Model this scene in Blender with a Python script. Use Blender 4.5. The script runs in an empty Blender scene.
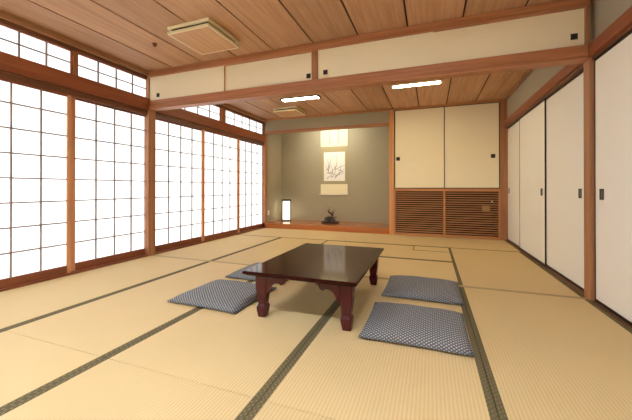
import bpy, bmesh, math, random
from mathutils import Vector, Matrix
random.seed(7)
C = bpy.context.scene.collection
S = bpy.context.scene

# ------------------------------------------------------------------ dimensions
W, D, H = 4.742, 6.246, 2.465        # right wall line, back wall line, ceiling
YB0, YB1 = 3.12, 3.25                # beam and posts between the two rooms
YF = -0.85                           # wall behind the viewer
AB = 7.15                            # back of the alcove
XP = 2.775                           # alcove pillar

# ------------------------------------------------------------------ materials
def lin(c):
    return tuple((v/255/12.92 if v/255 <= .04045 else ((v/255+.055)/1.055)**2.4) for v in c) + (1,)

def new_mat(name):
    m = bpy.data.materials.new(name); m.use_nodes = True
    nt = m.node_tree
    b = nt.nodes['Principled BSDF']
    return m, nt, b

def N(nt, t, **kw):
    n = nt.nodes.new(t)
    for k, v in kw.items():
        if k in n.inputs: n.inputs[k].default_value = v
        else: setattr(n, k, v)
    return n

def plain(name, rgb, rough=.6, spec=.5, metal=0, noise=.0, nscale=30, bump=0):
    m, nt, b = new_mat(name)
    b.inputs['Roughness'].default_value = rough
    b.inputs['Specular IOR Level'].default_value = spec
    b.inputs['Metallic'].default_value = metal
    tc = N(nt, 'ShaderNodeTexCoord')
    nz = N(nt, 'ShaderNodeTexNoise', Scale=nscale, Detail=4)
    nt.links.new(tc.outputs['Object'], nz.inputs['Vector'])
    c = lin(rgb)
    mix = N(nt, 'ShaderNodeMix', data_type='RGBA')
    mix.inputs[6].default_value = tuple(v*(1-noise) for v in c[:3])+(1,)
    mix.inputs[7].default_value = tuple(min(1, v*(1+noise)) for v in c[:3])+(1,)
    nt.links.new(nz.outputs['Fac'], mix.inputs[0])
    nt.links.new(mix.outputs[2], b.inputs['Base Color'])
    if bump:
        bp = N(nt, 'ShaderNodeBump', Strength=bump, Distance=.003)
        nt.links.new(nz.outputs['Fac'], bp.inputs['Height'])
        nt.links.new(bp.outputs['Normal'], b.inputs['Normal'])
    return m

def wood(name, dark, light, axis=1, rough=.45, scale=1.0, plank=None, spec=.4):
    """straight grain along axis; plank = (axis, width, offset): each plank its own tone"""
    m, nt, b = new_mat(name)
    b.inputs['Roughness'].default_value = rough
    b.inputs['Specular IOR Level'].default_value = spec
    tc = N(nt, 'ShaderNodeTexCoord')
    mp = N(nt, 'ShaderNodeMapping')
    s = [26*scale]*3; s[axis] = 1.1*scale
    mp.inputs['Scale'].default_value = s
    nt.links.new(tc.outputs['Object'], mp.inputs['Vector'])
    vec = mp.outputs['Vector']
    pl = None
    if plank:
        sx = N(nt, 'ShaderNodeSeparateXYZ'); nt.links.new(tc.outputs['Object'], sx.inputs[0])
        a = N(nt, 'ShaderNodeMath', operation='SUBTRACT'); a.inputs[1].default_value = plank[2]
        nt.links.new(sx.outputs[plank[0]], a.inputs[0])
        d = N(nt, 'ShaderNodeMath', operation='DIVIDE'); d.inputs[1].default_value = plank[1]
        nt.links.new(a.outputs[0], d.inputs[0])
        fl = N(nt, 'ShaderNodeMath', operation='FLOOR'); nt.links.new(d.outputs[0], fl.inputs[0])
        wn = N(nt, 'ShaderNodeTexWhiteNoise', noise_dimensions='1D'); nt.links.new(fl.outputs[0], wn.inputs['W'])
        pl = wn.outputs['Value']
        ad = N(nt, 'ShaderNodeVectorMath', operation='MULTIPLY_ADD')
        ad.inputs[1].default_value = (13, 17, 19)
        nt.links.new(wn.outputs['Color'], ad.inputs[0]); nt.links.new(vec, ad.inputs[2])
        vec = ad.outputs[0]
    n1 = N(nt, 'ShaderNodeTexNoise', Scale=1.0, Detail=5, Roughness=.6, Distortion=.6)
    nt.links.new(vec, n1.inputs['Vector'])
    rp = N(nt, 'ShaderNodeValToRGB')
    rp.color_ramp.elements[0].position = .3; rp.color_ramp.elements[0].color = lin(dark)
    rp.color_ramp.elements[1].position = .7; rp.color_ramp.elements[1].color = lin(light)
    nt.links.new(n1.outputs['Fac'], rp.inputs[0])
    out = rp.outputs[0]
    if pl:
        hsv = N(nt, 'ShaderNodeHueSaturation')
        mr = N(nt, 'ShaderNodeMapRange'); mr.inputs[3].default_value = .9; mr.inputs[4].default_value = 1.08
        nt.links.new(pl, mr.inputs[0]); nt.links.new(mr.outputs[0], hsv.inputs['Value'])
        nt.links.new(out, hsv.inputs['Color']); out = hsv.outputs[0]
    nt.links.new(out, b.inputs['Base Color'])
    bp = N(nt, 'ShaderNodeBump', Strength=.08, Distance=.002)
    nt.links.new(n1.outputs['Fac'], bp.inputs['Height']); nt.links.new(bp.outputs['Normal'], b.inputs['Normal'])
    return m

def tatami(name, axis):
    """rush matting: fine ridges running along axis"""
    m, nt, b = new_mat(name)
    b.inputs['Roughness'].default_value = .62
    b.inputs['Specular IOR Level'].default_value = .25
    tc = N(nt, 'ShaderNodeTexCoord')
    sx = N(nt, 'ShaderNodeSeparateXYZ'); nt.links.new(tc.outputs['Object'], sx.inputs[0])
    across, along = sx.outputs[1-axis], sx.outputs[axis]
    def sine(src, per):
        mm = N(nt, 'ShaderNodeMath', operation='MULTIPLY'); mm.inputs[1].default_value = 2*math.pi/per
        nt.links.new(src, mm.inputs[0])
        s = N(nt, 'ShaderNodeMath', operation='SINE'); nt.links.new(mm.outputs[0], s.inputs[0])
        return s.outputs[0]
    rib = sine(across, .0165)
    rush = sine(along, .0065)
    ad = N(nt, 'ShaderNodeMath', operation='MULTIPLY_ADD'); ad.inputs[1].default_value = .35
    nt.links.new(rush, ad.inputs[0]); nt.links.new(rib, ad.inputs[2])
    n1 = N(nt, 'ShaderNodeTexNoise', Scale=1.7, Detail=3)
    oi = N(nt, 'ShaderNodeObjectInfo')
    nt.links.new(tc.outputs['Object'], n1.inputs['Vector'])
    mp = N(nt, 'ShaderNodeMapping'); sc = [160, 160, 1]; sc[axis] = 9
    mp.inputs['Scale'].default_value = sc
    nt.links.new(tc.outputs['Object'], mp.inputs['Vector'])
    n2 = N(nt, 'ShaderNodeTexNoise', Scale=1, Detail=2); nt.links.new(mp.outputs[0], n2.inputs['Vector'])
    mr = N(nt, 'ShaderNodeMapRange'); mr.inputs[1].default_value = -1.2; mr.inputs[2].default_value = 1.2
    nt.links.new(ad.outputs[0], mr.inputs[0])
    sm = N(nt, 'ShaderNodeMath', operation='MULTIPLY_ADD'); sm.inputs[1].default_value = .45
    nt.links.new(n2.outputs['Fac'], sm.inputs[0]); nt.links.new(mr.outputs[0], sm.inputs[2])
    sm2 = N(nt, 'ShaderNodeMath', operation='MULTIPLY_ADD'); sm2.inputs[1].default_value = .5
    nt.links.new(n1.outputs['Fac'], sm2.inputs[0]); nt.links.new(sm.outputs[0], sm2.inputs[2])
    rp = N(nt, 'ShaderNodeValToRGB')
    rp.color_ramp.elements[0].position = .12; rp.color_ramp.elements[0].color = lin(TATAMI[0])
    rp.color_ramp.elements[1].position = .98; rp.color_ramp.elements[1].color = lin(TATAMI[1])
    d2 = N(nt, 'ShaderNodeMath', operation='DIVIDE'); d2.inputs[1].default_value = 1.7
    nt.links.new(sm2.outputs[0], d2.inputs[0])
    nt.links.new(d2.outputs[0], rp.inputs[0])
    hsv = N(nt, 'ShaderNodeHueSaturation')
    m3 = N(nt, 'ShaderNodeMapRange'); m3.inputs[3].default_value = .96; m3.inputs[4].default_value = 1.04
    nt.links.new(oi.outputs['Random'], m3.inputs[0]); nt.links.new(m3.outputs[0], hsv.inputs['Value'])
    nt.links.new(rp.outputs[0], hsv.inputs['Color'])
    nt.links.new(hsv.outputs[0], b.inputs['Base Color'])
    bp = N(nt, 'ShaderNodeBump', Strength=.2, Distance=.002)
    nt.links.new(ad.outputs[0], bp.inputs['Height']); nt.links.new(bp.outputs['Normal'], b.inputs['Normal'])
    return m

def dotted(name, base, dot, per, thr, rough=.85, diag=True, z_too=True):
    """woven cloth with a small lattice of pale dots"""
    m, nt, b = new_mat(name)
    b.inputs['Roughness'].default_value = rough
    b.inputs['Specular IOR Level'].default_value = .2
    tc = N(nt, 'ShaderNodeTexCoord')
    sx = N(nt, 'ShaderNodeSeparateXYZ'); nt.links.new(tc.outputs['Object'], sx.inputs[0])
    def s(src, k, fn='SINE', add=0):
        mm = N(nt, 'ShaderNodeMath', operation='MULTIPLY_ADD'); mm.inputs[1].default_value = k; mm.inputs[2].default_value = add
        nt.links.new(src, mm.inputs[0])
        q = N(nt, 'ShaderNodeMath', operation=fn); nt.links.new(mm.outputs[0], q.inputs[0]); return q.outputs[0]
    k = 2*math.pi/per
    yz = N(nt, 'ShaderNodeMath', operation='ADD')
    nt.links.new(sx.outputs[1], yz.inputs[0]); nt.links.new(sx.outputs[2], yz.inputs[1])
    yy = yz.outputs[0] if z_too else sx.outputs[1]
    a, c = s(sx.outputs[0], k), s(yy, k)
    p = N(nt, 'ShaderNodeMath', operation='MULTIPLY'); nt.links.new(a, p.inputs[0]); nt.links.new(c, p.inputs[1])
    g = N(nt, 'ShaderNodeMapRange'); g.inputs[1].default_value = thr-.12; g.inputs[2].default_value = thr+.12
    nt.links.new(p.outputs[0], g.inputs[0])
    nz = N(nt, 'ShaderNodeTexNoise', Scale=220, Detail=2); nt.links.new(tc.outputs['Object'], nz.inputs['Vector'])
    mix0 = N(nt, 'ShaderNodeMix', data_type='RGBA')
    cb = lin(base)
    mix0.inputs[6].default_value = tuple(v*.75 for v in cb[:3])+(1,); mix0.inputs[7].default_value = tuple(v*1.25 for v in cb[:3])+(1,)
    nt.links.new(nz.outputs['Fac'], mix0.inputs[0])
    mix = N(nt, 'ShaderNodeMix', data_type='RGBA'); mix.inputs[7].default_value = lin(dot)
    nt.links.new(g.outputs[0], mix.inputs[0]); nt.links.new(mix0.outputs[2], mix.inputs[6])
    nt.links.new(mix.outputs[2], b.inputs['Base Color'])
    bp = N(nt, 'ShaderNodeBump', Strength=.3, Distance=.001)
    nt.links.new(nz.outputs['Fac'], bp.inputs['Height']); nt.links.new(bp.outputs['Normal'], b.inputs['Normal'])
    return m

def glow(name, rgb, strength, base=(240, 238, 230)):
    """lit paper or diffuser, faint fibre pattern"""
    m, nt, b = new_mat(name)
    b.inputs['Base Color'].default_value = lin(base); b.inputs['Roughness'].default_value = .8
    b.inputs['Specular IOR Level'].default_value = .1
    tc = N(nt, 'ShaderNodeTexCoord')
    nz = N(nt, 'ShaderNodeTexNoise', Scale=14, Detail=5); nt.links.new(tc.outputs['Object'], nz.inputs['Vector'])
    mr = N(nt, 'ShaderNodeMapRange'); mr.inputs[3].default_value = strength*.96; mr.inputs[4].default_value = strength*1.04
    nt.links.new(nz.outputs['Fac'], mr.inputs[0])
    b.inputs['Emission Color'].default_value = lin(rgb)
    nt.links.new(mr.outputs[0], b.inputs['Emission Strength'])
    return m

TATAMI = ((192, 166, 115), (214, 190, 140))
M = {}
M['tatami_y'] = tatami('tatami_y', 1)
M['tatami_x'] = tatami('tatami_x', 0)
M['border'] = dotted('tatami_border_cloth', (98, 89, 62), (124, 112, 78), .028, .45, z_too=False)
M['post'] = wood('cedar_post', (144, 96, 62), (176, 124, 84), 2)
M['beam_x'] = wood('cedar_beam_x', (152, 98, 64), (186, 128, 88), 0)
M['beam_y'] = wood('cedar_beam_y', (126, 66, 37), (156, 90, 54), 1)
M['sill_y'] = wood('sill_y', (114, 62, 36), (144, 82, 50), 1)
M['dark_y'] = wood('dark_kamoi_y', (92, 54, 32), (118, 74, 46), 1)
M['pale_y'] = wood('pale_cornice_y', (150, 110, 78), (178, 134, 98), 1)
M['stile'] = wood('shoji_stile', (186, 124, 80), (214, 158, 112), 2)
M['stile_dark'] = wood('shoji_stile_dark_tone', (140, 78, 46), (168, 104, 64), 2)  # darker stile wood, used for the transom frames
M['lattice'] = wood('shoji_lattice', (126, 110, 100), (150, 134, 122), 2, rough=.6)
M['ceiling'] = wood('ceiling_boards', (170, 128, 94), (200, 158, 120), 1, rough=.55, plank=(0, .4856, .415), spec=.3)
M['groove'] = plain('ceiling_groove', (58, 34, 22), .9)
M['pillar'] = wood('alcove_pillar', (190, 130, 78), (216, 158, 104), 2, rough=.35)
M['alcove_floor'] = wood('alcove_board', (162, 92, 48), (190, 118, 66), 0, rough=.18, spec=.5)
M['cab_wood'] = wood('cabinet_wood', (170, 112, 66), (200, 142, 92), 0)
M['cab_wood_z'] = wood('cabinet_wood_upright', (170, 112, 66), (200, 142, 92), 2)
M['louvre'] = wood('louvre_slats', (176, 124, 84), (204, 154, 112), 0)
M['inside'] = plain('cupboard_inside', (44, 28, 22), .9)
M['plaster'] = plain('sand_plaster_green', (166, 157, 130), .95, .1, noise=.06, nscale=260, bump=.15)
M['plaster_grey'] = plain('sand_plaster_grey', (168, 160, 140), .95, .1, noise=.05, nscale=260, bump=.15)
M['wall_white'] = plain('white_plaster', (226, 220, 206), .9, .1, noise=.03, nscale=200)
M['cream_paper'] = plain('cream_door_paper', (242, 232, 200), .85, .15, noise=.015, nscale=5)
M['fusuma'] = plain('fusuma_paper', (232, 228, 215), .85, .15, noise=.015, nscale=5)
M['lacquer'] = plain('black_lacquer', (22, 16, 14), .3, .5)
M['hikite'] = plain('dark_bronze', (44, 40, 34), .4, .5, .3)
M['hikite_in'] = plain('bronze_cup', (120, 122, 104), .4, .5, .5)
M['table'] = plain('table_lacquer', (46, 12, 8), .09, .14, noise=.15, nscale=6)
M['table_leg'] = plain('table_leg_lacquer', (70, 12, 20), .22, .5, noise=.1, nscale=8)
M['cushion'] = dotted('cushion_cloth', (92, 95, 99), (180, 181, 177), .026, .40)
M['paper'] = glow('shoji_paper', (240, 248, 255), .41)  # paper emits by itself, in place of daylight coming through it
M['tube'] = glow('fill_lamp_diffuser', (230, 239, 255), 46)  # strong glow for the unseen fill lamps added in the near room
M['tube_warm'] = glow('lamp_diffuser_warm', (255, 238, 196), 15)
M['lantern'] = glow('lantern_paper', (255, 243, 220), .55)
M['cream_metal'] = plain('cream_enamel', (232, 222, 180), .4)
M['vent_face'] = wood('vent_face', (186, 140, 96), (208, 164, 118), 1, rough=.5)
M['black'] = plain('black_gap', (24, 20, 18), .8)
M['scroll_cream'] = plain('scroll_silk_cream', (236, 226, 186), .9, noise=.02)
M['scroll_tan'] = dotted('scroll_brocade', (168, 154, 116), (178, 166, 128), .02, .3)
M['scroll_paper'] = plain('scroll_painting_paper', (240, 236, 222), .9, noise=.02)
M['ink'] = plain('ink', (120, 124, 128), .9)
M['ivory'] = plain('ivory_roller', (238, 230, 204), .5)
M['dark_wood'] = plain('dark_lantern_wood', (48, 30, 22), .5)
M['tray'] = plain('tray_black', (26, 24, 24), .35)
M['rock'] = plain('stone', (74, 72, 66), .85, noise=.35, nscale=24, bump=.5)
M['branch'] = plain('branch_bark', (58, 44, 34), .8, noise=.3, nscale=40, bump=.4)
M['twig'] = plain('pale_twig', (128, 104, 72), .8)
M['leaf'] = plain('dry_leaf', (104, 92, 56), .8)
M['plastic'] = plain('outlet_plastic', (236, 230, 212), .4)
M['sticker'] = plain('white_sticker', (230, 230, 236), .5)
M['label_tan'] = plain('tan_plate', (168, 138, 92), .6)
M['threshold'] = wood('threshold_wood', (150, 132, 90), (172, 152, 108), 0, rough=.6)
M['brown_metal'] = plain('sensor_brown', (120, 74, 44), .5)

# ------------------------------------------------------------------ mesh helpers
def box(bm, x0, x1, y0, y1, z0, z1, bev=0):
    vs = [bm.verts.new(p) for p in ((x0,y0,z0),(x1,y0,z0),(x1,y1,z0),(x0,y1,z0),(x0,y0,z1),(x1,y0,z1),(x1,y1,z1),(x0,y1,z1))]
    fs = [bm.faces.new([vs[i] for i in f]) for f in ((3,2,1,0),(4,5,6,7),(0,1,5,4),(1,2,6,5),(2,3,7,6),(3,0,4,7))]
    if bev:
        es = {e for f in fs for e in f.edges}
        bmesh.ops.bevel(bm, geom=list(es), offset=bev, segments=2, affect='EDGES', profile=.5)
    return bm

def prism(bm, pts, y0, y1, axis=1):
    """closed polygon pts in the plane across axis, extruded from y0 to y1"""
    def p(a, b, t):
        return (a, t, b) if axis == 1 else ((t, a, b) if axis == 0 else (a, b, t))
    lo = [bm.verts.new(p(a, b, y0)) for a, b in pts]
    hi = [bm.verts.new(p(a, b, y1)) for a, b in pts]
    n = len(pts)
    faces = [bm.faces.new(lo), bm.faces.new(list(reversed(hi)))]
    for i in range(n):
        faces.append(bm.faces.new((lo[i], hi[i], hi[(i+1) % n], lo[(i+1) % n])))
    bmesh.ops.recalc_face_normals(bm, faces=faces)
    return bm

def tube(bm, pts, rads, seg=8):
    rings = []
    up = Vector((.13, .29, 1))
    for i, p in enumerate(pts):
        p = Vector(p)
        a = Vector(pts[max(0, i-1)]); b = Vector(pts[min(len(pts)-1, i+1)])
        t = (b-a).normalized(); u = t.cross(up)
        if u.length < 1e-4: u = t.cross(Vector((1, 0, 0)))
        u.normalize(); v = t.cross(u)
        r = rads[i] if hasattr(rads, '__len__') else rads
        rings.append([bm.verts.new(p + (u*math.cos(k*2*math.pi/seg)+v*math.sin(k*2*math.pi/seg))*r) for k in range(seg)])
    fs = []
    for i in range(len(rings)-1):
        for k in range(seg):
            fs.append(bm.faces.new((rings[i][k], rings[i][(k+1) % seg], rings[i+1][(k+1) % seg], rings[i+1][k])))
    fs.append(bm.faces.new(rings[0])); fs.append(bm.faces.new(rings[-1]))
    bmesh.ops.recalc_face_normals(bm, faces=fs)
    return bm

def B(*boxes, bev=0):
    bm = bmesh.new()
    for b in boxes: box(bm, *b, bev=bev)
    return bm

def obj(name, bm, mat, parent=None, smooth=False):
    me = bpy.data.meshes.new(name); bm.to_mesh(me); bm.free()
    me.materials.append(M[mat] if isinstance(mat, str) else mat)
    if smooth:
        for p in me.polygons: p.use_smooth = True
    o = bpy.data.objects.new(name, me); C.objects.link(o)
    if parent: o.parent = parent
    return o

def struct(name, bm, mat):
    o = obj(name, bm, mat); o['kind'] = 'structure'; return o

def tag(o, label, cat, group=None):
    o['label'] = label; o['category'] = cat
    if group: o['group'] = group
    return o

def thing(name, label, cat, loc=(0, 0, 0), rz=0, group=None):
    o = bpy.data.objects.new(name, None); C.objects.link(o)
    o.empty_display_size = .1
    o.location = loc; o.rotation_euler = (0, 0, rz)
    return tag(o, label, cat, group)

def dup(root, label, loc=None, rz=None):
    r = root.copy(); C.objects.link(r); r['label'] = label
    if loc is not None: r.location = loc
    if rz is not None: r.rotation_euler = (0, 0, rz)
    for ch in list(root.children):
        c = ch.copy(); C.objects.link(c); c.parent = r
        for g in ch.children:
            d = g.copy(); C.objects.link(d); d.parent = c
    return r

# ------------------------------------------------------------------ shell
SB = -.056                                                           # sub-floor under the mats
struct('floor', B((-.25, W+.25, YF-.15, D, SB-.08, SB)), 'threshold')
bm = bmesh.new()
xs = [-.1] + [.415+.4856*k for k in range(9)] + [W+.12]
for y0, y1 in ((YF, YB0+.06), (YB0+.06, D+.02)):
    for a, b in zip(xs[:-1], xs[1:]):
        box(bm, a+.009, b-.009, y0, y1, H, H+.012)
ceil_o = struct('ceiling', bm, 'ceiling')
struct('ceiling_panel_backing', B((-.25, W+.25, YF-.15, D+.1, H+.012, H+.07)), 'groove')

struct('wall_left', B((-.25, -.13, YF-.15, D+.1, SB, H+.07)), 'wall_white')
struct('wall_front', B((-.25, W+.25, YF-.15, YF, SB, H+.07)), 'wall_white')
struct('wall_right', B((W+.10, W+.25, YF, D+.1, SB, H+.07)), 'wall_white')
struct('wall_right_upper', B((W+.045, W+.10, YF, D, 2.06, H)), 'plaster_grey')
# alcove
struct('wall_alcove_back', B((-.25, XP+.2, AB, AB+.1, 0, 2.6)), 'plaster')
struct('wall_alcove_left', B((-.15, -.03, D+.13, AB, 0, 2.6)), 'plaster')
struct('wall_alcove_right', B((XP+.02, XP+.08, D+.09, AB, 0, 2.6)), 'plaster')
struct('wall_alcove_upper', B((0, XP+.005, D+.01, D+.07, 2.19, H-.03)), 'plaster')
struct('ceiling_alcove', B((-.15, XP+.08, D+.07, AB, 2.5, 2.56)), 'ceiling')
struct('floor_alcove', B((-.15, XP+.02, D+.0, AB, SB, .11), bev=.003), 'alcove_floor')
struct('wall_back', B((XP+.08, W+.25, D+.5, D+.6, SB, H+.07)), 'wall_white')
tn = [0]
def trim(x0, x1, y0, y1, z0, z1, mat, bev=.004):
    tn[0] += 1
    return struct('trim_%d' % tn[0], B((x0, x1, y0, y1, z0, z1), bev=bev), mat)
# lintel over the alcove, posts
trim(.0, XP, D-.01, D+.08, 2.14, 2.195, 'beam_x')
struct('pillar_alcove', B((XP, XP+.095, D-.03, D+.08, SB, H-.03), bev=.006), 'pillar')
struct('pillar_corner_left', B((-.09, .0, D+.0, D+.125, 0, H), bev=.004), 'post')
struct('pillar_corner_right', B((W-.062, W+.06, D-.02, D+.12, SB, H+.012), bev=.004), 'post')
for n, x0, x1 in (('left', -.1, .004), ('right', W, W+.1)):
    struct('pillar_beam_'+n, B((x0, x1, YB0+.003, YB1-.012, SB, H if n == 'left' else 2.07), bev=.005), 'post')
# left wall: sill, dark head rail, wall plate, top rail, cornice; one run per room
for y0, y1 in ((YF, YB0+.003), (YB1-.012, D)):
    trim(-.13, -.001, y0, y1, SB, .018, 'sill_y')
    trim(-.13, -.022, y0, y1, 1.885, 1.957, 'dark_y')
    trim(-.13, .014, y0, y1, 1.953, 2.108, 'beam_y')
    trim(-.13, -.02, y0, y1, 2.372, 2.412, 'dark_y')
    trim(-.13, .02, y0, y1, 2.41, H, 'pale_y')
# right wall: sill, head rail, wall plate, cornice
    trim(W+.006, W+.10, y0, y1, SB, .006, 'dark_y')
    trim(W+.012, W+.10, y0, y1, 1.945, 1.975, 'dark_y')
    trim(W-.01, W+.05, y0, y1, 1.97, 2.07, 'beam_y')
    trim(W+.01, W+.05, y0, y1, H-.035, H, 'pale_y')
# back cornice
trim(0, XP, D-.03, D+.07, H-.035, H, 'cab_wood')
# beam between the rooms, cornice over it, short post
struct('beam', B((0, W, YB0, YB1, 1.985, 2.075), (0, W, YB0+.006, YB1-.006, 1.962, 1.985), bev=.004), 'beam_x')
trim(0, W, YB0-.012, YB1, 2.388, H, 'beam_x')
struct('pillar_transom', B((2.335, 2.405, YB0+.002, YB1-.02, 2.07, 2.392), bev=.003), 'post')
# threshold set flush in the mats under the beam
trim(0, W, 3.155, 3.205, SB, .0005, 'threshold', 0)

# ------------------------------------------------------------------ shoji
def shoji(y0, y1, x, ncol, label, z0=.012, z1=1.9, nrow=8, group='shoji screens along the daylit wall', ga=None, gb=None):
    """screen in the plane x; ga, gb: first and last lattice line"""
    st = .034
    ga = y0+st if ga is None else ga; gb = y1-st if gb is None else gb
    t = thing('shoji_screen', label, 'shoji screen', (x, (y0+y1)/2, z0), 0, group)
    cy = (y0+y1)/2
    h = z1-z0
    th = .013
    obj('stile', B((-th, th, y0-cy, ga-cy, 0, h), bev=.002), 'stile', t)
    obj('stile', B((-th, th, gb-cy, y1-cy, 0, h), bev=.002), 'stile', t)
    obj('bottom_rail', B((-th+.001, th-.001, ga-cy, gb-cy, 0, .088), bev=.002), 'sill_y', t)
    obj('top_rail', B((-th+.001, th-.001, ga-cy, gb-cy, h-.035, h), bev=.002), 'sill_y', t)
    bm = bmesh.new()
    zb, zt = .10-z0, h+.02
    for k in range(1, ncol):
        y = ga+(gb-ga)*k/ncol-cy
        box(bm, -.004, .014, y-.0055, y+.0055, .08, h-.03)
    for k in range(1, nrow):
        z = .097-z0+.2262*k
        box(bm, -.003, .013, ga-cy, gb-cy, z-.0065, z+.0065)
    obj('lattice', bm, 'lattice', t)
    obj('paper', B((-.0075, -.0055, ga-cy-.004, gb-cy+.004, .08, h-.03)), 'paper', t)
    return t
XA, XB = -.040, -.072
shoji(-.78, .215, XA, 4, 'added unseen shoji screen lighting the near room, nearest the viewer')  # extra screen out of view, added as a light source for the near room
shoji(.20, 1.20, XB, 4, 'added unseen shoji screen lighting the near room, second from the viewer')  # second extra screen, also added out of view for its light
shoji(1.18, 2.187, XA, 4, 'tall shoji screen cut off by the photo\'s left edge', ga=1.225, gb=2.150)
shoji(2.165, 3.13, XB, 4, 'tall shoji screen just before the corner post, nearer room', ga=2.25, gb=3.165-.02)
shoji(3.235, 4.28, XB, 4, 'shoji screen just beyond the corner post, widest in the farther room', ga=3.29, gb=4.245)
shoji(4.205, 5.26, XA, 4, 'middle shoji screen of the three in the farther room', ga=4.262, gb=5.212)
shoji(5.215, 6.245, XB, 4, 'shoji screen in the far corner beside the alcove', ga=5.335, gb=6.235)

def transom(y0, y1, ncol, label, bars=None):
    x = -.05
    z0, z1 = 2.106, 2.374
    t = thing('transom_screen', label, 'transom window', (x, (y0+y1)/2, z0), 0, 'paper transom screens above the shoji')
    cy = (y0+y1)/2; h = z1-z0; f = .017
    bm = bmesh.new()
    box(bm, -.014, .014, y0-cy, y0-cy+f, 0, h, bev=.002); box(bm, -.014, .014, y1-cy-f, y1-cy, 0, h, bev=.002)
    box(bm, -.013, .013, y0-cy+f, y1-cy-f, 0, .014); box(bm, -.013, .013, y0-cy+f, y1-cy-f, h-.014, h)
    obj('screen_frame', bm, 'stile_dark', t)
    bm = bmesh.new()
    for k in range(1, ncol):
        y = (y0+f)+(y1-y0-2*f)*k/ncol-cy
        box(bm, -.004, .014, y-.0055, y+.0055, .01, h-.01)
    box(bm, -.003, .013, y0-cy+f, y1-cy-f, h/2-.0055, h/2+.0055)
    obj('lattice', bm, 'lattice', t)
    obj('paper', B((-.0075, -.0055, y0-cy+f-.004, y1-cy-f+.004, .008, h-.008)), 'paper', t)
transom(1.29, 2.205, 4, 'long paper transom screen cut off by the photo\'s left edge')
transom(2.245, 3.155, 4, 'paper transom screen just before the corner post, under the near ceiling')
transom(3.24, 4.70, 5, 'paper transom screen partly hidden by the crossing beam')
transom(4.83, 6.225, 5, 'paper transom screen in the far corner, nearest the alcove')
for y0, y1 in ((2.205, 2.245), (4.70, 4.83), (.25, 1.29)):
    trim(-.075, -.022, y0, y1, 2.105, 2.376, 'post', .003)

# ------------------------------------------------------------------ fusuma on the right wall
def hikite(p, w, h, axis, parent, at):
    """recessed square pull: rim and cup"""
    def bx(a0, a1, z0, z1, d0, d1):
        return (d0, d1, a0, a1, z0, z1) if axis == 0 else (a0, a1, d0, d1, z0, z1)
    s, q, z = at                                # surface, position along, height
    d = -1
    r = .012
    bm = bmesh.new()
    for a0, a1, b0, b1 in ((q-w/2, q+w/2, z-h/2, z-h/2+r), (q-w/2, q+w/2, z+h/2-r, z+h/2), (q-w/2, q-w/2+r, z-h/2+r, z+h/2-r), (q+w/2-r, q+w/2, z-h/2+r, z+h/2-r)):
        box(bm, *bx(a0, a1, b0, b1, s-.004, s+.002))
    o = obj('handle', bm, 'hikite', parent)
    obj('cup', B(bx(q-w/2+r, q+w/2-r, z-h/2+r, z+h/2-r, s-.001, s+.001)), p, o)
    return o

def fusuma(y0, y1, xf, hy, label, z0=.008, z1=1.945):
    t = thing('fusuma_screen', label, 'sliding door', (xf, (y0+y1)/2, z0), 0, 'fusuma along the right wall')
    cy = (y0+y1)/2; h = z1-z0; f = .011
    bm = bmesh.new()
    box(bm, -.003, .0105, y0-cy, y0-cy+f, 0, h, bev=.002); box(bm, -.003, .0105, y1-cy-f, y1-cy, 0, h, bev=.002)
    box(bm, -.003, .0105, y0-cy+f, y1-cy-f, 0, .02); box(bm, -.003, .0105, y0-cy+f, y1-cy-f, h-.02, h)
    obj('lacquer_frame', bm, 'lacquer', t)
    obj('paper_face', B((0, .0095, y0-cy+f-.002, y1-cy-f+.002, .018, h-.018)), 'fusuma', t)
    hikite('hikite_in', .058, .085, 0, t, (0, hy-cy, .862-z0))
    return t
fusuma(2.00, 3.119, W+.030, 3.012, 'near white fusuma cut off by the photo\'s right edge')
fusuma(3.22, 4.45, W+.052, 3.44, 'white fusuma just beyond the post on the right')
fusuma(4.30, 5.40, W+.038, 4.42, 'middle white fusuma of the three beyond the post')
fusuma(5.30, 6.235, W+.052, 6.13, 'narrow looking white fusuma in the far corner beside the wall cupboard')

# ------------------------------------------------------------------ small sliding panels over the beam
def overpanel(x0, x1, y, hx, hz, label, strip='stile'):
    z0, z1 = 2.074, 2.389
    t = thing('small_fusuma', label, 'sliding panel', ((x0+x1)/2, y, z0), 0, 'small fusuma panels above the beam')
    cx = (x0+x1)/2; h = z1-z0
    obj('paper_face', B((x0-cx+.003, x1-cx-.003, 0, .018, 0, h), bev=.001), 'cream_paper', t)
    obj('edge_strip', B((x0-cx, x0-cx+.004, -.001, .02, 0, h)), strip, t)
    obj('edge_strip', B((x1-cx-.004, x1-cx, -.001, .02, 0, h)), strip, t)
    if hx is not None:
        hikite('black', .048, .05, 1, t, (0, hx-cx, hz-z0))
overpanel(.004, 1.20, YB0+.018, .152, 2.14, 'small white panel above the beam, next to the shoji wall')
overpanel(1.19, 2.336, YB0+.040, 2.285, 2.135, 'small white panel above the beam, just before the short post')
overpanel(2.404, 3.56, YB0+.018, 2.487, 2.142, 'small white panel above the beam, just beyond the short post', 'cream_paper')
overpanel(3.55, W-.02, YB0+.0385, 4.652, 2.165, 'small white panel above the beam, next to the fusuma wall', 'cream_paper')
trim(W-.022, W, YB0+.003, YB1-.02, 2.07, 2.392, 'post', .002)

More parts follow.
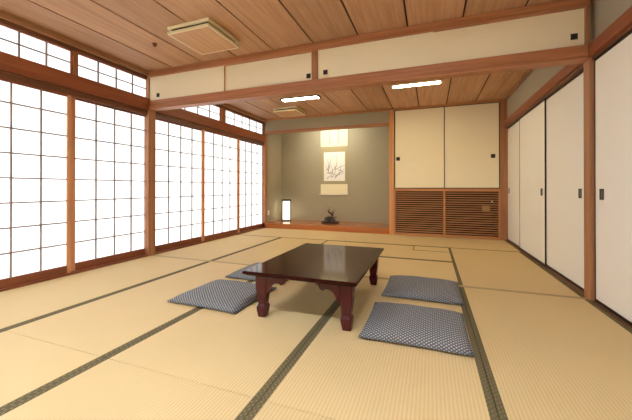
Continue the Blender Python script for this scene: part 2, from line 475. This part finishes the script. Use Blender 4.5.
# ------------------------------------------------------------------ built-in cupboard
X0, X1 = XP+.095, W-.062
t = thing('wall_cupboard', 'built-in cupboard with two cream doors over wooden louvres, beside the alcove', 'cupboard', ((X0+X1)/2, D, SB))
cx = (X0+X1)/2; w = X1-X0
def L(x): return x-cx
XM = 3.776
bm = bmesh.new()
for b in ((L(X0), L(X1), .02, .48, -SB-.056, -SB-.0), (L(X0), L(X1), .02, .48, .84-SB, .875-SB), (L(X0), L(X1), .02, .48, 2.405-SB, 2.44-SB),
          (L(X0), L(X0)+.02, .03, .48, 0, 2.4-SB), (L(X1)-.02, L(X1), .03, .48, 0, 2.4-SB), (L(X0), L(X1), .46, .48, 0, 2.4-SB)):
    box(bm, *b)
obj('carcass', bm, 'inside', t)
bm = bmesh.new()
z = -SB
for b in ((L(X0), L(X1), -.012, .03, z, z+.045), (L(X0), L(X1), -.014, .03, z+.845, z+.898),
          (L(X0), L(X0)+.028, -.010, .03, z+.045, z+.845), (L(X1)-.022, L(X1), -.010, .03, z+.045, z+.845),
          (L(XM)-.018, L(XM)+.018, -.010, .03, z+.045, z+.845)):
    box(bm, *b, bev=.003)
obj('face_frame', bm, 'cab_wood', t)
obj('head_rail', B((L(X0), L(X1), -.02, .03, z+2.425, z+H), bev=.003), 'cab_wood', t)
for xa, xb, yo in ((X0+.026, XM-.016, 0), (XM+.016, X1-.02, 0)):
    bm = bmesh.new()
    n = 19
    for k in range(n):
        zz = z+.055+(.78)*(k+.5)/n
        xl, xr = L(xa), L(xb)
        prism(bm, [(-.004, zz-.008), (.003, zz-.009), (.024, zz+.006), (.020, zz+.009), (-.004, zz-.000)], xl, xr, axis=0)
    obj('louvre', bm, 'louvre', t)
for xa, xb, hx, yo in ((X0+.004, XM+.008, 2.944, .0), (XM-.008, X1-.002, 4.573, -.0)):
    a, b = L(xa), L(xb)
    y = -.008 if hx < 3 else -.004
    f = .014
    bm = bmesh.new()
    za, zb = z+.899, z+2.425
    for q in ((a, a+f, y-.003, y+.02, za, zb), (b-f, b, y-.003, y+.02, za, zb), (a+f, b-f, y-.003, y+.02, za, za+f), (a+f, b-f, y-.003, y+.02, zb-f, zb)):
        box(bm, *q, bev=.002)
    d = obj('door', bm, 'lacquer', t); d['label'] = 'cream papered cupboard door in black frame'
    obj('paper_face', B((a+f-.002, b-f+.002, y, y+.016, za+f-.002, zb-f+.002)), 'cream_paper', d)
    bm = bmesh.new()
    box(bm, L(hx)-.035, L(hx)+.035, y-.006, y+.002, z+1.44, z+1.51, bev=.003)
    obj('handle', bm, 'hikite', d)
o = obj('maker_plate', B((L(4.40), L(4.52), -.012, -.004, z+.50, z+.59), bev=.002), 'label_tan', t); o['label'] = 'small tan plate on the louvres'
bm = bmesh.new(); box(bm, L(4.545), L(4.565), -.012, -.004, z+.655, z+.68, bev=.002)
o = obj('catch', bm, 'ivory', t); o['label'] = 'tiny pale catch on the louvres'

# ------------------------------------------------------------------ tatami mats
XC = [0, .961, 1.888, 2.842, 3.787, W+.004]
def mat(x0, x1, y0, y1, axis, label, lo=True, hi=True):
    """axis: long side; cloth borders on the long sides"""
    cx, cy = (x0+x1)/2, (y0+y1)/2
    t = thing('tatami_mat', label, 'tatami mat', (cx, cy, SB), 0, 'tatami mats')
    g = .0016; bw = .031
    hx, hy = (x1-x0)/2-g, (y1-y0)/2-g
    a = (-hx + (bw if lo and axis == 1 else 0), hx-(bw if hi and axis == 1 else 0), -hy+(bw if lo and axis == 0 else 0), hy-(bw if hi and axis == 0 else 0))
    obj('rush_cover', B((*a, 0, -SB), bev=.0015), 'tatami_y' if axis == 1 else 'tatami_x', t)
    if axis == 1:
        if lo: obj('cloth_border', B((-hx, -hx+bw, -hy, hy, 0, -SB+.001), bev=.001), 'border', t)
        if hi: obj('cloth_border', B((hx-bw, hx, -hy, hy, 0, -SB+.001), bev=.001), 'border', t)
    else:
        if lo: obj('cloth_border', B((-hx, hx, -hy, -hy+bw, 0, -SB+.001), bev=.001), 'border', t)
        if hi: obj('cloth_border', B((-hx, hx, hy-bw, hy, 0, -SB+.001), bev=.001), 'border', t)
    return t
where = ['against the shoji', 'second from the shoji', 'in the middle of the room', 'fourth from the shoji', 'against the fusuma']
for i in range(5):
    mat(XC[i], XC[i+1], 1.178, 3.155, 1,
        'long tatami mat before the beam, ' + ['against the near shoji', 'under the two left cushions, second from the shoji', 'under the table, middle of the row', 'under the two right cushions', 'bare, against the near fusuma'][i], lo=i > 0)
    mat(XC[i], XC[i+1], YF, 1.178, 1,
        'tatami mat along the photo\'s bottom edge, ' + ['beside the nearest shoji', 'second column from the shoji', 'in the middle column', 'second column from the fusuma', 'beside the nearest fusuma'][i], lo=i > 0)
BR = 5.14
mat(XC[0], XC[1], 3.205, BR, 1, 'tatami mat beyond the beam, against the farther shoji', lo=False)
mat(XC[1], XC[2], 3.205, BR, 1, 'tatami mat beyond the beam, second from the shoji')
mat(XC[4], XC[5], 3.205, BR, 1, 'tatami mat beyond the beam, against the far fusuma')
mat(XC[2], XC[4], 3.205, 4.17, 0, 'crosswise tatami mat just beyond the beam, behind the table', lo=False)
# mat with the square hearth opening in its far corner
HX, HY = 3.288, 4.775
t = thing('tatami_mat', 'crosswise tatami mat notched round the hearth cover', 'tatami mat', ((XC[2]+XC[4])/2, 4.65, SB), 0, 'tatami mats')
cx, cy = (XC[2]+XC[4])/2, 4.65
hx = (XC[4]-XC[2])/2-.0012
y0, y1 = 4.17+.0012-cy, BR-.0012-cy
obj('rush_cover', prism(bmesh.new(), [(-hx, y0+.031), (hx, y0+.031), (hx, HY-cy-.0015), (HX-cx-.0015, HY-cy-.0015), (HX-cx-.0015, y1-.031), (-hx, y1-.031)], 0, -SB, axis=2), 'tatami_x', t)
obj('cloth_border', B((-hx, hx, y0, y0+.031, 0, -SB+.001)), 'border', t)
obj('cloth_border', B((-hx, HX-cx-.0015, y1-.031, y1, 0, -SB+.001)), 'border', t)
t = thing('hearth_cover', 'small square tatami piece covering the sunken hearth', 'hearth cover', ((HX+XC[4])/2, (HY+BR)/2, SB))
hx, hy = (XC[4]-HX)/2-.0015, (BR-HY)/2-.0015
obj('rush_cover', B((-hx+.012, hx, -hy+.02, hy-.02, 0, -SB)), 'tatami_x', t)
obj('cloth_border', B((-hx, hx, -hy, -hy+.02, 0, -SB+.001)), 'border', t)
obj('cloth_border', B((-hx, -hx+.012, -hy+.02, hy-.02, 0, -SB+.001)), 'border', t)
obj('cloth_border', B((-hx, hx, hy-.02, hy, 0, -SB+.001)), 'border', t)
mat(0, 1.9, BR, D-.002, 0, 'crosswise tatami mat before the lantern end of the alcove', hi=False)
mat(1.9, 3.8, BR, D-.016, 0, 'crosswise tatami mat before the alcove pillar', hi=False)
mat(3.8, W-.002, BR, D-.024, 0, 'short crosswise tatami mat before the cupboard corner', hi=False)

# ------------------------------------------------------------------ low table
TX0, TX1, TY0, TY1, TZ = 2.300, 3.112, 1.862, 3.045, .33
tcx, tcy = (TX0+TX1)/2, (TY0+TY1)/2
t = thing('low_table', 'low dark red lacquered table with curved legs between the cushions', 'table', (tcx, tcy, .0012))
bm = bmesh.new()
hx, hy = (TX1-TX0)/2, (TY1-TY0)/2
# stepped moulded slab
def slab(bm, rows):
    rings = []
    for ins, z in rows:
        a, b = hx-ins, hy-ins
        rings.append([bm.verts.new(p) for p in ((-a, -b, z), (a, -b, z), (a, b, z), (-a, b, z))])
    fs = [bm.faces.new(list(reversed(rings[0]))), bm.faces.new(rings[-1])]
    for r0, r1 in zip(rings[:-1], rings[1:]):
        for k in range(4): fs.append(bm.faces.new((r0[k], r0[(k+1) % 4], r1[(k+1) % 4], r1[k])))
    bmesh.ops.recalc_face_normals(bm, faces=fs)
slab(bm, [(.030, TZ-.036), (.018, TZ-.030), (.014, TZ-.024), (.003, TZ-.021), (0, TZ-.017), (0, TZ-.006), (.004, TZ-.001), (.008, TZ)])
obj('tabletop', bm, 'table', t)
# legs: outer edge straight, inner edge waisted, scroll foot
LZ = TZ-.034
LDX = .015
ix, iy = hx-.055, hy-.05            # outer corner of the legs
def leg(sx, sy):
    bm = bmesh.new()
    prof = [(LZ, .000, .092), (.255, .000, .088), (.225, .001, .085), (.19, .003, .082), (.15, .006, .079), (.12, .010, .077), (.10, .014, .075),
            (.092, .015, .074), (.085, .011, .077), (.075, .007, .081), (.055, .006, .080), (.036, .008, .077), (.014, .012, .073), (0, .014, .071)]
    rings = []
    for z, o, w in prof:
        a0, a1 = ix-o, ix-max(w, o+.03)
        b0, b1 = iy-o, iy-max(w, o+.03)
        c = .008
        pts = [(a1+c, b1), (a0-c, b1), (a0, b1+c), (a0, b0-c), (a0-c, b0), (a1+c, b0), (a1, b0-c), (a1, b1+c)]
        rings.append([bm.verts.new((sx*x, sy*y, z)) for x, y in pts])
    fs = [bm.faces.new(rings[0]), bm.faces.new(rings[-1])]
    for r0, r1 in zip(rings[:-1], rings[1:]):
        for k in range(8): fs.append(bm.faces.new((r0[k], r0[(k+1) % 8], r1[(k+1) % 8], r1[k])))
    # scalloped brackets both ways under the apron
    def scallop(q):
        return [(q, LZ), (q-0.168, LZ), (q-0.168, LZ-.018), (q-0.147, LZ-.028), (q-0.133, LZ-.05), (q-0.113, LZ-.056), (q-0.092, LZ-.046), (q-0.067, LZ-.048), (q-0.042, LZ-.066), (q-0.021, LZ-.098), (q, LZ-.135)]
    def addp(pts, f):
        lo = [bm.verts.new(f(a, b, 0)) for a, b in pts]; hi = [bm.verts.new(f(a, b, 1)) for a, b in pts]
        fs.append(bm.faces.new(lo)); fs.append(bm.faces.new(hi))
        n = len(pts)
        for i in range(n): fs.append(bm.faces.new((lo[i], hi[i], hi[(i+1) % n], lo[(i+1) % n])))
    addp(scallop(ix-.085), lambda a, z, k: (sx*a, sy*(iy-.012-.022*k), z))
    addp(scallop(iy-.085), lambda a, z, k: (sx*(ix-.012-.022*k), sy*a, z))
    bmesh.ops.recalc_face_normals(bm, faces=fs)
    o = obj('leg', bm, 'table_leg', t); o.location.x = LDX
    return o
for sx, sy in ((-1, -1), (1, -1), (1, 1), (-1, 1)):
    l = leg(sx, sy)
    if (sx, sy) == (-1, -1):
        bm = bmesh.new()
        # little diamond tag on the leg's outer face
        xo = sx*(ix-.011)-.0015
        pts = [(sy*(iy-.035)-.011, .075), (sy*(iy-.035), .062), (sy*(iy-.035)+.011, .075), (sy*(iy-.035), .088)]
        prism(bm, [(a-.012, b) for a, b in pts], xo-.003, xo+.014, axis=0)
        st = obj('sticker', bm, 'sticker', l); st['label'] = 'tiny white diamond sticker on the leg'
bm = bmesh.new()
for b in ((-ix+.09, ix-.09, -iy+.016, -iy+.032), (-ix+.09, ix-.09, iy-.032, iy-.016), (-ix+.016, -ix+.032, -iy+.09, iy-.09), (ix-.032, ix-.016, -iy+.09, iy-.09)):
    box(bm, b[0], b[1], b[2], b[3], LZ-.014, LZ+.001)
obj('apron', bm, 'table_leg', t).location.x = LDX

# ------------------------------------------------------------------ floor cushions
def cushion_mesh(wx, wy, h):
    bm = bmesh.new(); n = 24
    g = {}
    for i in range(n+1):
        for j in range(n+1):
            u, v = i/n*2-1, j/n*2-1
            # slightly drawn-in sides, pointed corners
            px = u*(1-.025*(1-abs(v)**2.5)*abs(u)**6)
            py = v*(1-.025*(1-abs(u)**2.5)*abs(v)**6)
            e = (1-abs(u)**5)*(1-abs(v)**5)
            crown = .80+.20*(1-u*u)*(1-v*v)
            wr = .0016*math.sin(9*u+4*v)+.0014*math.sin(7*v-5*u+1)
            zt = h*(.22+.78*max(0, e)**.5*crown)+wr*e
            zb = h*.22*(1-min(1, max(0, e)*3))
            g[i, j] = (bm.verts.new((px*wx/2, py*wy/2, zt)), bm.verts.new((px*wx/2, py*wy/2, zb)) if 0 < i < n and 0 < j < n else None)
    def top(i, j): return g[i, j][0]
    def bot(i, j): return g[i, j][1] or g[i, j][0]
    for i in range(n):
        for j in range(n):
            bm.faces.new((top(i, j), top(i+1, j), top(i+1, j+1), top(i, j+1)))
            q = [bot(i, j), bot(i, j+1), bot(i+1, j+1), bot(i+1, j)]
            bm.faces.new(q)
    bmesh.ops.recalc_face_normals(bm, faces=bm.faces[:])
    return bm
def cushion(cx, cy, wx, wy, rz, label, h=.062):
    o = obj('floor_cushion', cushion_mesh(wx, wy, h), 'cushion', smooth=True)
    o.location = (cx, cy, .0015); o.rotation_euler = (0, 0, rz)
    bm = bmesh.new()                                             # piped seam round the rim
    ring = []
    n = 24; z = h*.22
    for s in range(4):
        for k in range(n):
            u = k/n*2-1
            p = [(u, -1), (1, u), (-u, 1), (-1, -u)][s]
            px = p[0]*(1-.025*(1-abs(p[1])**2.5)*abs(p[0])**6); py = p[1]*(1-.025*(1-abs(p[0])**2.5)*abs(p[1])**6)
            ring.append((px*wx/2, py*wy/2, z))
    tube(bm, ring+[ring[0]], .0035, 6)
    obj('piping', bm, 'cushion', o, True)
    return tag(o, label, 'cushion', 'dotted grey floor cushions round the table')
cushion(1.902, 2.205, .645, .61, math.radians(-1.5), 'grey dotted floor cushion beside the table leg with the white sticker')
cushion(1.905, 2.935, .64, .60, math.radians(0), 'grey dotted floor cushion mostly hidden behind the table corner')
cushion(3.440, 2.147, .625, .595, math.radians(0), 'grey dotted floor cushion nearest the photo\'s bottom right, beside the table', .068)
cushion(3.462, 2.932, .625, .595, math.radians(-.5), 'grey dotted floor cushion farther back on the fusuma side of the table', .068)

# ------------------------------------------------------------------ alcove things
t = thing('hanging_scroll', 'tall hanging scroll with a plant painting on the alcove wall', 'hanging scroll', (1.37, AB-.006, .74))
sw = .335
def sc(x0, x1, z0, z1, th, mat, name):
    return obj(name, B((x0, x1, -th, -th+.004, z0-.74, z1-.74)), mat, t)
sc(-sw, sw, .76, 2.42, .008, 'scroll_tan', 'mount')
sc(-sw, sw, 1.90, 2.40, .0105, 'scroll_cream', 'upper_silk')
sc(-sw, sw, .765, 1.00, .0105, 'scroll_cream', 'lower_silk')
art = sc(-.255, .27, 1.075, 1.765, .0115, 'scroll_paper', 'painting')
bm = bmesh.new()
rr = random.Random(3)
for k in range(16):                                              # loose grass-like brush strokes
    x, z = rr.uniform(-.20, .12), rr.uniform(.38, .62)
    a = rr.uniform(.1, 1.2); l = rr.uniform(.12, .34); cv = rr.uniform(-1.2, 1.2)
    pts = []
    for s in range(7):
        q = s/6
        aa = a+cv*q
        pts.append((x+l*q*math.cos(aa), z+l*q*math.sin(aa)))
    for s in range(6):
        (xa, za), (xb, zb) = pts[s], pts[s+1]
        wd = .0045*(1-s/7)+.0015
        xa, xb = [min(.262, max(-.245, v)) for v in (xa, xb)]; za, zb = [min(1.0, max(.35, v)) for v in (za, zb)]
        d = Vector((xb-xa, zb-za)); 
        if d.length < 1e-4: continue
        nrm = Vector((-d.y, d.x)).normalized()*wd
        vs = [bm.verts.new((px, -.0122, pz)) for px, pz in ((xa-nrm.x, za-nrm.y), (xb-nrm.x, zb-nrm.y), (xb+nrm.x, zb+nrm.y), (xa+nrm.x, za+nrm.y))]
        bm.faces.new(vs)
obj('brush_strokes', bm, 'ink', art)
for x in (-.115, .115):
    obj('ribbon', B((x-.012, x+.012, -.0135, -.0110, 1.245, 1.66)), 'scroll_tan', t)
bm = bmesh.new(); tube(bm, [(-sw-.03, -.013, .012), (sw+.03, -.013, .012)], .013, 10); obj('roller', bm, 'ivory', t, True)
bm = bmesh.new(); tube(bm, [(-sw, -.011, 1.685), (sw, -.011, 1.685)], .008, 8); obj('hanging_rod', bm, 'dark_wood', t, True)

# lantern
LXc, LYc, LZ0 = .225, 6.90, .11
t = thing('paper_lantern', 'lit standing paper lantern in a dark wooden frame in the alcove corner', 'lantern', (LXc, LYc, LZ0), math.radians(25))
q, lh = .108, .52
obj('base', B((-q, q, -q, q, 0, .03), bev=.004), 'dark_wood', t)
for sx in (-1, 1):
    for sy in (-1, 1):
        obj('frame_post', B((sx*q-.011*(1+sx), sx*q+.011*(1-sx), sy*q-.011*(1+sy), sy*q+.011*(1-sy), .03, lh-.03)), 'dark_wood', t)
obj('cap', B((-q-.006, q+.006, -q-.006, q+.006, lh-.04, lh), bev=.004), 'dark_wood', t)
bm = bmesh.new(); box(bm, -q+.012, q-.012, -q+.012, q-.012, .03, lh-.04)
obj('lamp_shade', bm, 'lantern', t)

# bonsai-like arrangement
OX, OY = 1.385, 6.78
t = thing('flower_arrangement', 'dark gnarled branch and stone arrangement on a black tray in the alcove', 'ornament', (OX, OY, .11))
bm = bmesh.new()
ring0 = []
rows = [(.0, .19, .10), (.012, .20, .11), (.035, .235, .13), (.035, .215, .115), (.02, .19, .10)]
rings = [[bm.verts.new((a*math.cos(k*2*math.pi/32), b*math.sin(k*2*math.pi/32), z)) for k in range(32)] for z, a, b in rows]
fs = [bm.faces.new(rings[0]), bm.faces.new(rings[-1])]
for r0, r1 in zip(rings[:-1], rings[1:]):
    for k in range(32): fs.append(bm.faces.new((r0[k], r0[(k+1) % 32], r1[(k+1) % 32], r1[k])))
bmesh.ops.recalc_face_normals(bm, faces=fs)
obj('tray', bm, 'tray', t, True)
for cx_, cy_, r, s in ((-.06, 0, .085, 1), (.05, .02, .06, 2), (.11, -.02, .035, 3)):
    bm = bmesh.new(); bmesh.ops.create_icosphere(bm, subdivisions=3, radius=r)
    q = random.Random(s)
    ph = [q.uniform(0, 6) for _ in range(6)]
    for v in bm.verts:
        d = v.co.normalized()
        v.co *= 1+.16*math.sin(4*d.x+ph[0])+.14*math.sin(5*d.y+ph[1])+.12*math.sin(6*d.z+ph[2])
        v.co.z *= .85; v.co += Vector((cx_, cy_, .02+r*.62))
        v.co.z = max(v.co.z, .021)
    obj('rock', bm, 'rock', t)
bm = bmesh.new()
tube(bm, [(-.02, 0, .08), (.035, 0, .12), (.055, .005, .17), (.03, .01, .215), (-.02, .005, .235), (-.045, 0, .265), (-.035, 0, .30)], [.03, .027, .024, .022, .019, .015, .008], 8)
tube(bm, [(.05, .005, .18), (.075, 0, .225), (.085, -.01, .27)], [.016, .011, .006], 8)
tube(bm, [(.03, .0, .10), (.09, -.01, .13), (.14, 0, .12)], [.018, .012, .006], 8)
obj('branch', bm, 'branch', t, True)
bm = bmesh.new()
q = random.Random(11)
for a in range(16):
    b0 = Vector(q.choice([(-.035, 0, .29), (.085, -.01, .265), (-.04, 0, .26), (.03, .01, .215), (.14, 0, .12)]))
    d = Vector((q.uniform(-1, 1), q.uniform(-.6, .6), q.uniform(.1, 1))).normalized()*q.uniform(.05, .10)
    tube(bm, [b0, b0+d*.5+Vector((0, 0, .006)), b0+d], [.0035, .0028, .0015], 5)
obj('twigs', bm, 'twig', t, True)
bm = bmesh.new()
for a in range(26):
    b0 = Vector(q.choice([(-.035, 0, .32), (.085, -.01, .29), (-.06, 0, .28), (.15, 0, .13)]))+Vector((q.uniform(-.06, .06), q.uniform(-.04, .04), q.uniform(-.03, .05)))
    u = Vector((q.uniform(-1, 1), q.uniform(-1, 1), q.uniform(-1, 1))).normalized()*.014
    v = u.cross(Vector((q.uniform(-1, 1), q.uniform(-1, 1), q.uniform(-1, 1)))).normalized()*.006
    bm.faces.new([bm.verts.new(b0+w_) for w_ in (-u, v, u, -v)])
lf = obj('leaves', bm, 'leaf', t); lf['kind'] = 'stuff'

t = thing('wall_outlet', 'small cream outlet plate on the alcove side wall near the lantern', 'outlet', (-.03, 6.457, .27))
obj('cover_plate', B((0, .012, -.035, .035, 0, .115), bev=.003), 'plastic', t)
obj('socket', B((.011, .015, -.017, .017, .03, .085), bev=.002), 'ivory', t)

# ------------------------------------------------------------------ ceiling fittings
def vent(x0, y0, s, label):
    t = thing('ceiling_vent', label, 'ceiling vent', (x0+s/2, y0+s/2, H), 0, 'square wood faced ceiling vents')
    h = s/2
    bm = bmesh.new()
    for b in ((-h, h, -h, -h+.02), (-h, h, h-.02, h), (-h, -h+.02, -h+.02, h-.02), (h-.02, h, -h+.02, h-.02)):
        box(bm, *b, -.028, 0, bev=.002)
    obj('collar', bm, 'cream_metal', t)
    obj('duct', B((-h+.03, h-.03, -h+.03, h-.03, -.052, 0)), 'black', t)
    obj('face_board', B((-h+.014, h-.014, -h+.014, h-.014, -.076, -.054)), 'vent_face', t)
    bm = bmesh.new()
    for b in ((-h, h, -h, -h+.014), (-h, h, h-.014, h), (-h, -h+.014, -h+.014, h-.014), (h-.014, h, -h+.014, h-.014)):
        box(bm, *b, -.077, -.050, bev=.002)
    obj('rim_trim', bm, 'cream_metal', t)
vent(1.155, 2.312, .487, 'square wood faced ceiling vent above the near room')
vent(.66, 5.40, .487, 'square wood faced ceiling vent above the alcove end')
def lamp(x0, x1, y0, y1, label):
    t = thing('ceiling_light', label, 'ceiling light', ((x0+x1)/2, (y0+y1)/2, H), 0, 'strip ceiling lights')
    a, b = (x1-x0)/2, (y1-y0)/2
    bm = bmesh.new()
    for q in ((-a-.012, a+.012, -b-.012, -b), (-a-.012, a+.012, b, b+.012), (-a-.03, -a, -b, b), (a, a+.03, -b, b)):
        box(bm, *q, -.022, 0, bev=.002)
    obj('lamp_frame', bm, 'dark_wood' if x0 < 2 else 'cream_metal', t)
    obj('diffuser', B((-a, a, -b, b, -.018, -.004)), 'tube' if y0 < 3 else 'tube_warm', t)
    if x0 > 2:
        bm = bmesh.new()
        for k in range(1, 6):
            x = -a+2*a*k/6
            box(bm, x-.004, x+.004, -b, b, -.021, -.017)
        obj('diffuser_rib', bm, 'cream_metal', t)
lamp(1.10, 1.755, 4.87, 5.01, 'lit strip light on the ceiling before the far vent')
lamp(3.00, 3.67, 4.80, 4.92, 'lit ribbed strip light on the ceiling before the cupboard')
lamp(1.10, 1.755, .20, .34, 'added unseen fill light on the near room ceiling, on the shoji side')  # out-of-view lamp added to brighten the near room
lamp(3.00, 3.67, .20, .34, 'added unseen fill light on the near room ceiling, on the fusuma side')  # its pair, likewise added out of view as fill
bm = bmesh.new(); bmesh.ops.create_cone(bm, cap_ends=True, segments=20, radius1=.012, radius2=.026, depth=.035)
o = obj('ceiling_sensor', bm, 'brown_metal', smooth=False); o.location = (.752, 2.535, H-.0175)
tag(o, 'tiny brown sensor knob on the near ceiling boards', 'sensor')

# ------------------------------------------------------------------ light
def area(name, loc, rot, sx, sy, power, col):
    l = bpy.data.lights.new(name, 'AREA'); l.shape = 'RECTANGLE'; l.size = sx; l.size_y = sy
    l.energy = power; l.color = col
    o = bpy.data.objects.new(name, l); C.objects.link(o); o.location = loc; o.rotation_euler = rot
    return o
# alcove lamp mounted behind the lintel, shining down the back wall
area('alcove_lamp', (1.37, D+.25, 2.42), (math.radians(35), 0, 0), 1.0, .08, 4.0, (1, .95, .82))
w = bpy.data.worlds.new('World'); S.world = w; w.use_nodes = True
w.node_tree.nodes['Background'].inputs[0].default_value = (.9, .95, 1, 1)
w.node_tree.nodes['Background'].inputs[1].default_value = .6

# ------------------------------------------------------------------ camera
cam = bpy.data.cameras.new('camera'); co = bpy.data.objects.new('camera', cam); C.objects.link(co)
co.location = (3.5333, 0, .9125)
co.rotation_mode = 'XYZ'
co.rotation_euler = (math.pi/2+.0033, 0, .3544)
cam.sensor_fit = 'HORIZONTAL'; cam.sensor_width = 36; cam.lens = 311.0/632*36
cam.shift_x = .7/632; cam.shift_y = -23.25/632
cam.clip_start = .02
S.camera = co
S.view_settings.view_transform = 'Standard'; S.view_settings.look = 'None'
S.view_settings.exposure = 2.0; S.view_settings.gamma = 1
S.view_settings.use_curve_mapping = False
S.cycles.use_denoising = True
S.cycles.max_bounces = 12; S.cycles.diffuse_bounces = 8
